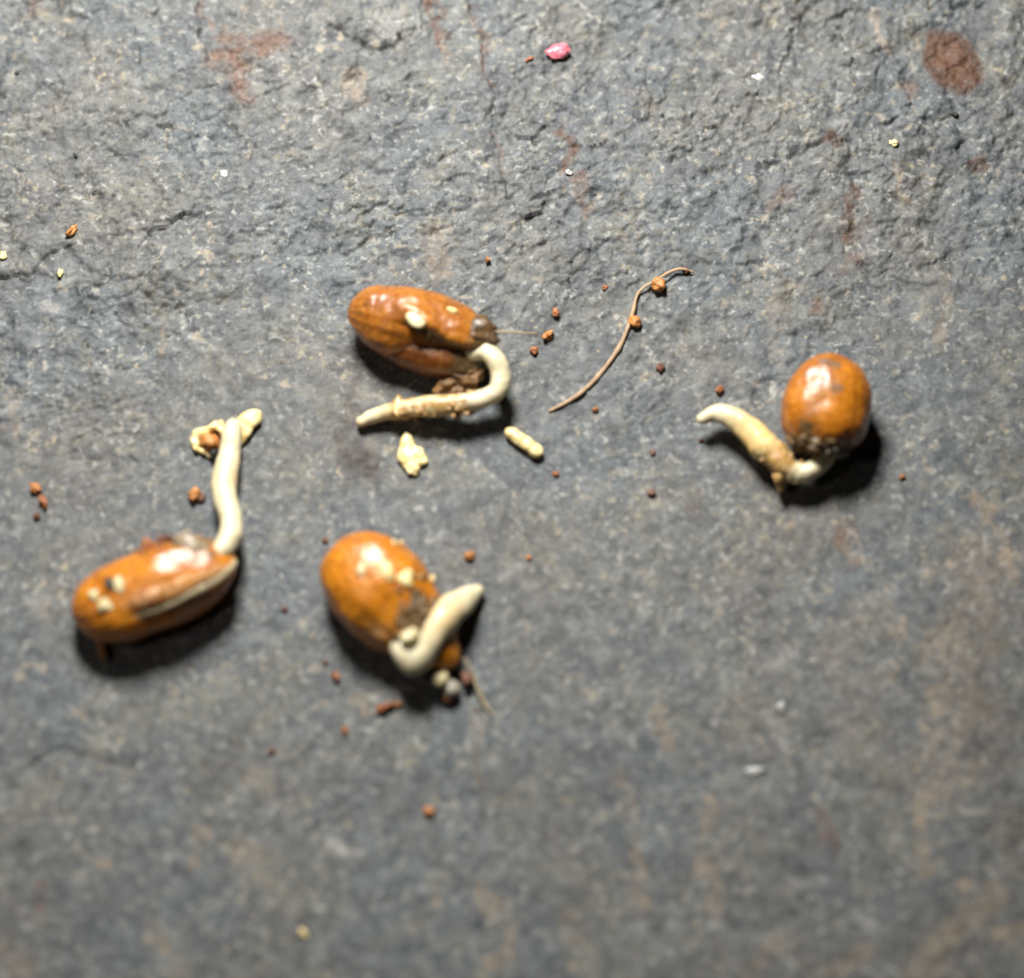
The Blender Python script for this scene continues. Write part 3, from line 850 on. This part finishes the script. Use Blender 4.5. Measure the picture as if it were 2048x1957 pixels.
tag(tube("dry_blade", [(P(930, 1318, 0.20), 0.012), (P(944, 1345, 0.15), 0.015), (P(956, 1378, 0.10), 0.019), (P(970, 1408, 0.06), 0.019), (P(984, 1428, 0.04), 0.007)], M_HAIR, Vector((*p0.xy, 0)), None, 12, 0.12, flat=0.35, seed=5),
    "thin dry tan blade trailing from the pointed end of the plump seed", "fibre")

# ------------------------------------------------------------------ seed at the right, seen end on
A, B = P(1672, 706, 0.50), P(1640, 910, 0.29)
org = Vector((*((A + B) / 2).xy, 0.0))
t = thing("sprouting_seed", org, "rounded amber seed with muddy lower end and curved tan root lifting leftwards", "seed", SEED_GROUP)
s4 = Seed(A, B, 0.425, 0.36, 0.0, 2.1, 2.4, -0.12, None, 4)
def st4(u, phi, p):
    a = phi - R(14)
    end = ss(0.62, 0.95, u + 0.10 * nz(p, 5, 3))
    fan = 0.6 * ss(0.15, 0.7, u) * math.exp(-((phi - R(30)) / 0.35) ** 2)
    spot = 1.4 * math.exp(-((u + 0.72) / 0.10) ** 2 - ((phi - R(10)) / 0.5) ** 2) + 1.3 * math.exp(-((u + 0.20) / 0.12) ** 2 - ((phi - R(-4)) / 0.2) ** 2)
    return (max(end, fan), min(1.1, spot), 0.25 * math.exp(-((u + 0.05) / 0.3) ** 2 - ((phi - R(16)) / 0.25) ** 2), 0)  # third channel paints a pale wet highlight streak into the coat
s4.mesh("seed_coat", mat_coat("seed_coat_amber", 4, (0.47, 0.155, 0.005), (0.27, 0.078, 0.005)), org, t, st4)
pr = [(P(1656, 910, 0.26), 0.085), (P(1634, 934, 0.25), 0.095), (P(1606, 946, 0.23), 0.102), (P(1580, 940, 0.23), 0.118), (P(1558, 922, 0.24), 0.140), (P(1535, 898, 0.25), 0.148), (P(1505, 867, 0.25), 0.140),
      (P(1468, 840, 0.25), 0.112), (P(1430, 828, 0.24), 0.084), (P(1404, 838, 0.22), 0.056)]
def soil4(tt, a, p):
    return (0.85 * math.exp(-((tt - 0.45) / 0.12) ** 2), 1.0 * ss(0.30, 0.42, tt) * (1 - ss(0.66, 0.85, tt)), 0, 0)
root = tube("root", pr, M_ROOT, org, t, stain=soil4, seed=4.2, lump=0.08)
blobs("soil_clod", [(P(1560, 950, 0.22), (0.075, 0.10, 0.08), -0.3), (P(1562, 970, 0.15), (0.055, 0.075, 0.06), -0.2)], M_CRUST, 17.2, org, root)
crust("soil_crust", on_tube(pr, 0.28, 0.62, 50, -0.3, 1.1), M_CRUST, org, root, 0.012, 0.030, 23)
pts = [s4.S(rnd.gauss(0.88, 0.07), R(rnd.gauss(10, 38)), -0.012) for _ in range(170)]
crust("soil_crust", pts, M_OLIVE, org, t, 0.014, 0.040, 29)
pts = [s4.S(rnd.gauss(0.90, 0.05), R(rnd.gauss(-25, 25)), 0.010) for _ in range(14)]
crust("pale_soil_crust", pts, M_GREYBEAD, org, t, 0.020, 0.040, 31)

# ------------------------------------------------------------------ chaff on the slate
tag(blobs("chaff_flake", [(on(496, 842, 0.06), (0.155, 0.105, 0.045), 0.62), (on(484, 858, 0.06), (0.145, 0.105, 0.045), 0.8), (on(479, 874, 0.05), (0.11, 0.085, 0.045), 0.9)], M_CHAFF, 51.1, amp=0.10),
    "smooth ear shaped yellow flake at the tip of the left seed's root", "chaff")
tag(blobs("chaff_flake", [(on(424, 856, 0.05), (0.10, 0.05, 0.05), 0.5), (on(401, 866, 0.05), (0.07, 0.055, 0.05), 0.4), (on(391, 886, 0.04), (0.05, 0.09, 0.045), 0.2), (on(405, 902, 0.03), (0.07, 0.04, 0.035), -0.5),
                          (on(444, 860, 0.06), (0.045, 0.08, 0.05), 0.2), (on(420, 912, 0.03), (0.04, 0.03, 0.03), -0.5)], M_CHAFF, 52.3, amp=0.35),
    "ragged yellow chaff curled round a brown crumb by the left root tip", "chaff")
tag(lump("soil_crumb", on(419, 885, 0.075), (0.095, 0.095, 0.075), 0.4, M_ORANGE, 53.1, 0.3), "brown crumb held in the ragged yellow chaff", "crumb")
tag(lump("soil_crumb", on(428, 908, 0.05), (0.05, 0.06, 0.05), 0.4, M_BLACK, 54.1, 0.3), "black crumb between the ragged chaff and the left root", "crumb")
tag(blobs("chaff_flake", [(on(814, 886, 0.04), (0.075, 0.105, 0.04), 0.1), (on(814, 912, 0.05), (0.095, 0.13, 0.045), 0.1), (on(824, 932, 0.04), (0.075, 0.105, 0.04), 0.4), (on(834, 908, 0.045), (0.085, 0.075, 0.04), -0.5), (on(843, 921, 0.035), (0.065, 0.065, 0.035), -0.5)],
          M_CHAFF, 55.7, amp=0.22), "lobed pale yellow chaff flake below the folded back root", "chaff")
tag(blobs("chaff_flake", [(on(1024, 868, 0.06), (0.085, 0.068, 0.055), -0.5), (on(1038, 878, 0.06), (0.12, 0.074, 0.06), -0.6), (on(1054, 889, 0.06), (0.12, 0.074, 0.06), -0.7), (on(1070, 901, 0.06), (0.095, 0.074, 0.056), -0.7)],
          M_CHAFF, 57.7, amp=0.10), "sausage shaped yellow chaff lying right of the folded back root", "chaff")

# ------------------------------------------------------------------ long rootlet
pp = [(1100, 822, 0.022, 0.024), (1140, 800, 0.03, 0.033), (1182, 768, 0.03, 0.036), (1216, 728, 0.03, 0.034), (1244, 684, 0.035, 0.032), (1262, 636, 0.05, 0.027), (1272, 598, 0.06, 0.024), (1284, 578, 0.06, 0.023),
      (1310, 562, 0.06, 0.023), (1336, 546, 0.06, 0.024), (1362, 538, 0.06, 0.023), (1386, 544, 0.05, 0.015)]
tag(tube("rootlet", [(on(a, b, z * 0.8), r * 0.66) for a, b, z, r in pp], M_FIBRE, on(1100, 822), None, 12, 0.16, flat=0.7, seed=6), "long curved dry tan rootlet lying on the bare slate", "rootlet")
for px, py, s, rot, mt, lab in ((1317, 569, 0.075, 0.3, M_ORANGE, "larger orange crumb clinging to the long rootlet's upper bend"),
                                (1269, 643, 0.062, 0.9, M_ORANGE, "smaller orange crumb clinging to the middle of the long rootlet"),
                                (1371, 541, 0.035, 0.2, M_DARK, "dark crumb at the upper end of the long rootlet")):
    tag(lump("soil_crumb", on(px, py, s * 0.8), (s, s * 1.1, s * 0.85), rot, mt, px * 0.013, 0.28), lab, "crumb")

# ------------------------------------------------------------------ crumbs and grit
CR = [  # px, py, half length, half width, height, turn, material, label, category
    (143, 462, 0.085, 0.035, 0.055, 0.85, M_ORANGE, "elongated orange brown chip alone at the upper left", "chip"),
    (72, 976, 0.070, 0.055, 0.055, -0.6, M_ORANGE, "orange head of the broken crumb near the left edge", "crumb"),
    (86, 1003, 0.085, 0.040, 0.050, -1.0, M_RED, "elongated rust brown crumb near the left edge", "crumb"),
    (74, 1033, 0.038, 0.036, 0.035, 0.3, M_DARK, "small dark crumb just below the elongated rust crumb", "crumb"),
    (388, 988, 0.070, 0.072, 0.065, 0.4, M_ORANGE, "rust orange crumb left of the wavy root", "crumb"),
    (403, 996, 0.060, 0.045, 0.040, 0.2, M_DARK, "dark crumb between the rust orange crumb and the wavy root", "crumb"),
    (976, 520, 0.030, 0.034, 0.03, 0.4, M_RED, "tiny rust crumb above the slim seed's tip", "crumb"),
    (1112, 625, 0.042, 0.050, 0.04, 0.4, M_RED, "upper of three rust crumbs right of the slim seed's fibre", "crumb"),
    (1096, 670, 0.062, 0.050, 0.05, 0.8, M_ORANGE, "largest rust crumb just past the end of the pale fibre", "crumb"),
    (1067, 701, 0.052, 0.046, 0.045, 0.2, M_RED, "lower of three rust crumbs below the pale fibre", "crumb"),
    (1210, 576, 0.034, 0.030, 0.03, 0.2, M_RED, "tiny rust crumb left of the long rootlet's upper bend", "crumb"),
    (1321, 736, 0.050, 0.048, 0.045, -0.7, M_DARK, "dark red crumb right of the long rootlet", "crumb"),
    (1438, 780, 0.048, 0.044, 0.045, 0.2, M_RED, "rust crumb above the lifted root tip of the amber seed", "crumb"),
    (1471, 872, 0.024, 0.022, 0.02, 0.2, M_DARK, "tiny dark crumb below the curved root of the amber seed", "crumb"),
    (1402, 881, 0.026, 0.022, 0.02, 0.2, M_DARK, "tiny wine red crumb below the amber seed's root tip", "crumb"),
    (1305, 905, 0.036, 0.036, 0.03, 0.6, M_DARK, "upper of two dull brown crumbs mid slate left of the amber seed", "crumb"),
    (1303, 985, 0.050, 0.038, 0.035, 0.1, M_DARK, "lower of two dull brown crumbs mid slate left of the amber seed", "crumb"),
    (1112, 949, 0.036, 0.032, 0.03, 0.1, M_RED, "small brown crumb below the sausage shaped chaff", "crumb"),
    (1190, 819, 0.034, 0.030, 0.03, 0.1, M_RED, "faint brown crumb below the long rootlet's pale end", "crumb"),
    (939, 1112, 0.055, 0.055, 0.05, 0.7, M_ORANGE, "orange crumb above the tip of the V shaped root", "crumb"),
    (1058, 1116, 0.030, 0.034, 0.03, 0.7, M_ORANGE, "small faint orange crumb right of the V shaped root", "crumb"),
    (770, 1415, 0.115, 0.042, 0.055, 0.45, M_RED, "elongated dark rust crumb below the plump seed", "crumb"),
    (797, 1409, 0.045, 0.025, 0.030, 0.0, M_ORANGE, "thin splinter touching the elongated dark rust crumb", "crumb"),
    (672, 1353, 0.045, 0.050, 0.045, 0.2, M_RED, "round rust crumb lower left of the plump seed", "crumb"),
    (651, 1325, 0.030, 0.030, 0.025, 0.2, M_DARK, "small dull crumb beside the round rust crumb", "crumb"),
    (858, 1624, 0.056, 0.055, 0.05, 0.5, M_ORANGE, "single orange crumb on the bare slate far below the seeds", "crumb"),
    (569, 1219, 0.036, 0.034, 0.03, 0.5, M_DARK, "dark red crumb between the left seed and the plump seed", "crumb"),
    (543, 1503, 0.036, 0.034, 0.03, 0.9, M_DARK, "dark speck on the slate below and left of the plump seed", "crumb"),
    (690, 1462, 0.040, 0.036, 0.03, 0.9, M_RED, "faint rust crumb below the round rust crumb", "crumb"),
    (650, 1080, 0.034, 0.034, 0.03, 0.9, M_DARK, "small wine brown crumb by the plump seed's rounded end", "crumb"),
    (33, 147, 0.030, 0.026, 0.02, 0.6, M_BLACK, "black speck near the upper left corner", "crumb"),
    (151, 312, 0.022, 0.030, 0.02, 0.6, M_BLACK, "black speck above the elongated orange chip", "crumb"),
    (1058, 119, 0.060, 0.024, 0.025, 0.55, M_RED, "small rust splinter left of the pink flake", "crumb"),
    (1908, 228, 0.050, 0.024, 0.025, -0.5, M_BLACK, "dark splinter below the round red brown blotch", "crumb"),
    (1804, 955, 0.034, 0.030, 0.03, 0.4, M_RED, "faint brown crumb right of the amber seed", "crumb"),
    (120, 546, 0.030, 0.055, 0.030, -0.1, M_CHAFF, "yellow grain below the elongated orange chip", "grit"),
    (5, 512, 0.040, 0.055, 0.030, -0.5, M_CHAFF, "tan grain cut by the left edge", "grit"),
    (447, 347, 0.050, 0.055, 0.015, 0.4, M_WHITE, "white grit fleck among the rough stone at the upper left", "grit"),
    (1516, 156, 0.085, 0.050, 0.018, -0.4, M_WHITE, "flat white grit fleck left of the round blotch", "grit"),
    (1787, 286, 0.052, 0.045, 0.030, -0.2, M_CREAM, "cream grit fleck below and left of the round blotch", "grit"),
    (1137, 345, 0.044, 0.036, 0.025, -0.3, M_WHITE, "white grit fleck at the end of the rusty hook stain", "grit"),
    (1562, 1415, 0.040, 0.056, 0.016, 0.0, M_WHITE, "white grit fleck on the smooth slate below the amber seed", "grit"),
    (1513, 1542, 0.090, 0.046, 0.016, 0.1, M_WHITE, "broad white grit fleck on the lower slate right of centre", "grit"),
    (607, 1866, 0.040, 0.050, 0.025, 0.7, M_CHAFF, "yellow green fleck near the bottom edge", "grit"),
]
for k, (px, py, a_, b_, h_, rot, mt, lab, cat) in enumerate(CR):
    grp = {"crumb": "soil crumbs scattered on the slate", "grit": "pale grit on the slate", "chip": None}[cat]
    nm = {"crumb": "soil_crumb", "grit": "grit_grain", "chip": "bark_chip"}[cat]
    tag(lump(nm, on(px, py, h_ * 0.6), (a_ * 0.82, b_ * 0.82, h_ * 0.65), rot, mt, 61.0 + k * 1.91, 0.52), lab, cat, grp)

# the pink flake: a shallow dished oval
pc = on(1117, 103, 0.05)
tag(lump("pink_flake", pc, (0.125, 0.088, 0.048), 0.25, M_PINK, 77.7, 0.16, 4), "glossy pink flake near the top edge of the slate", "flake")
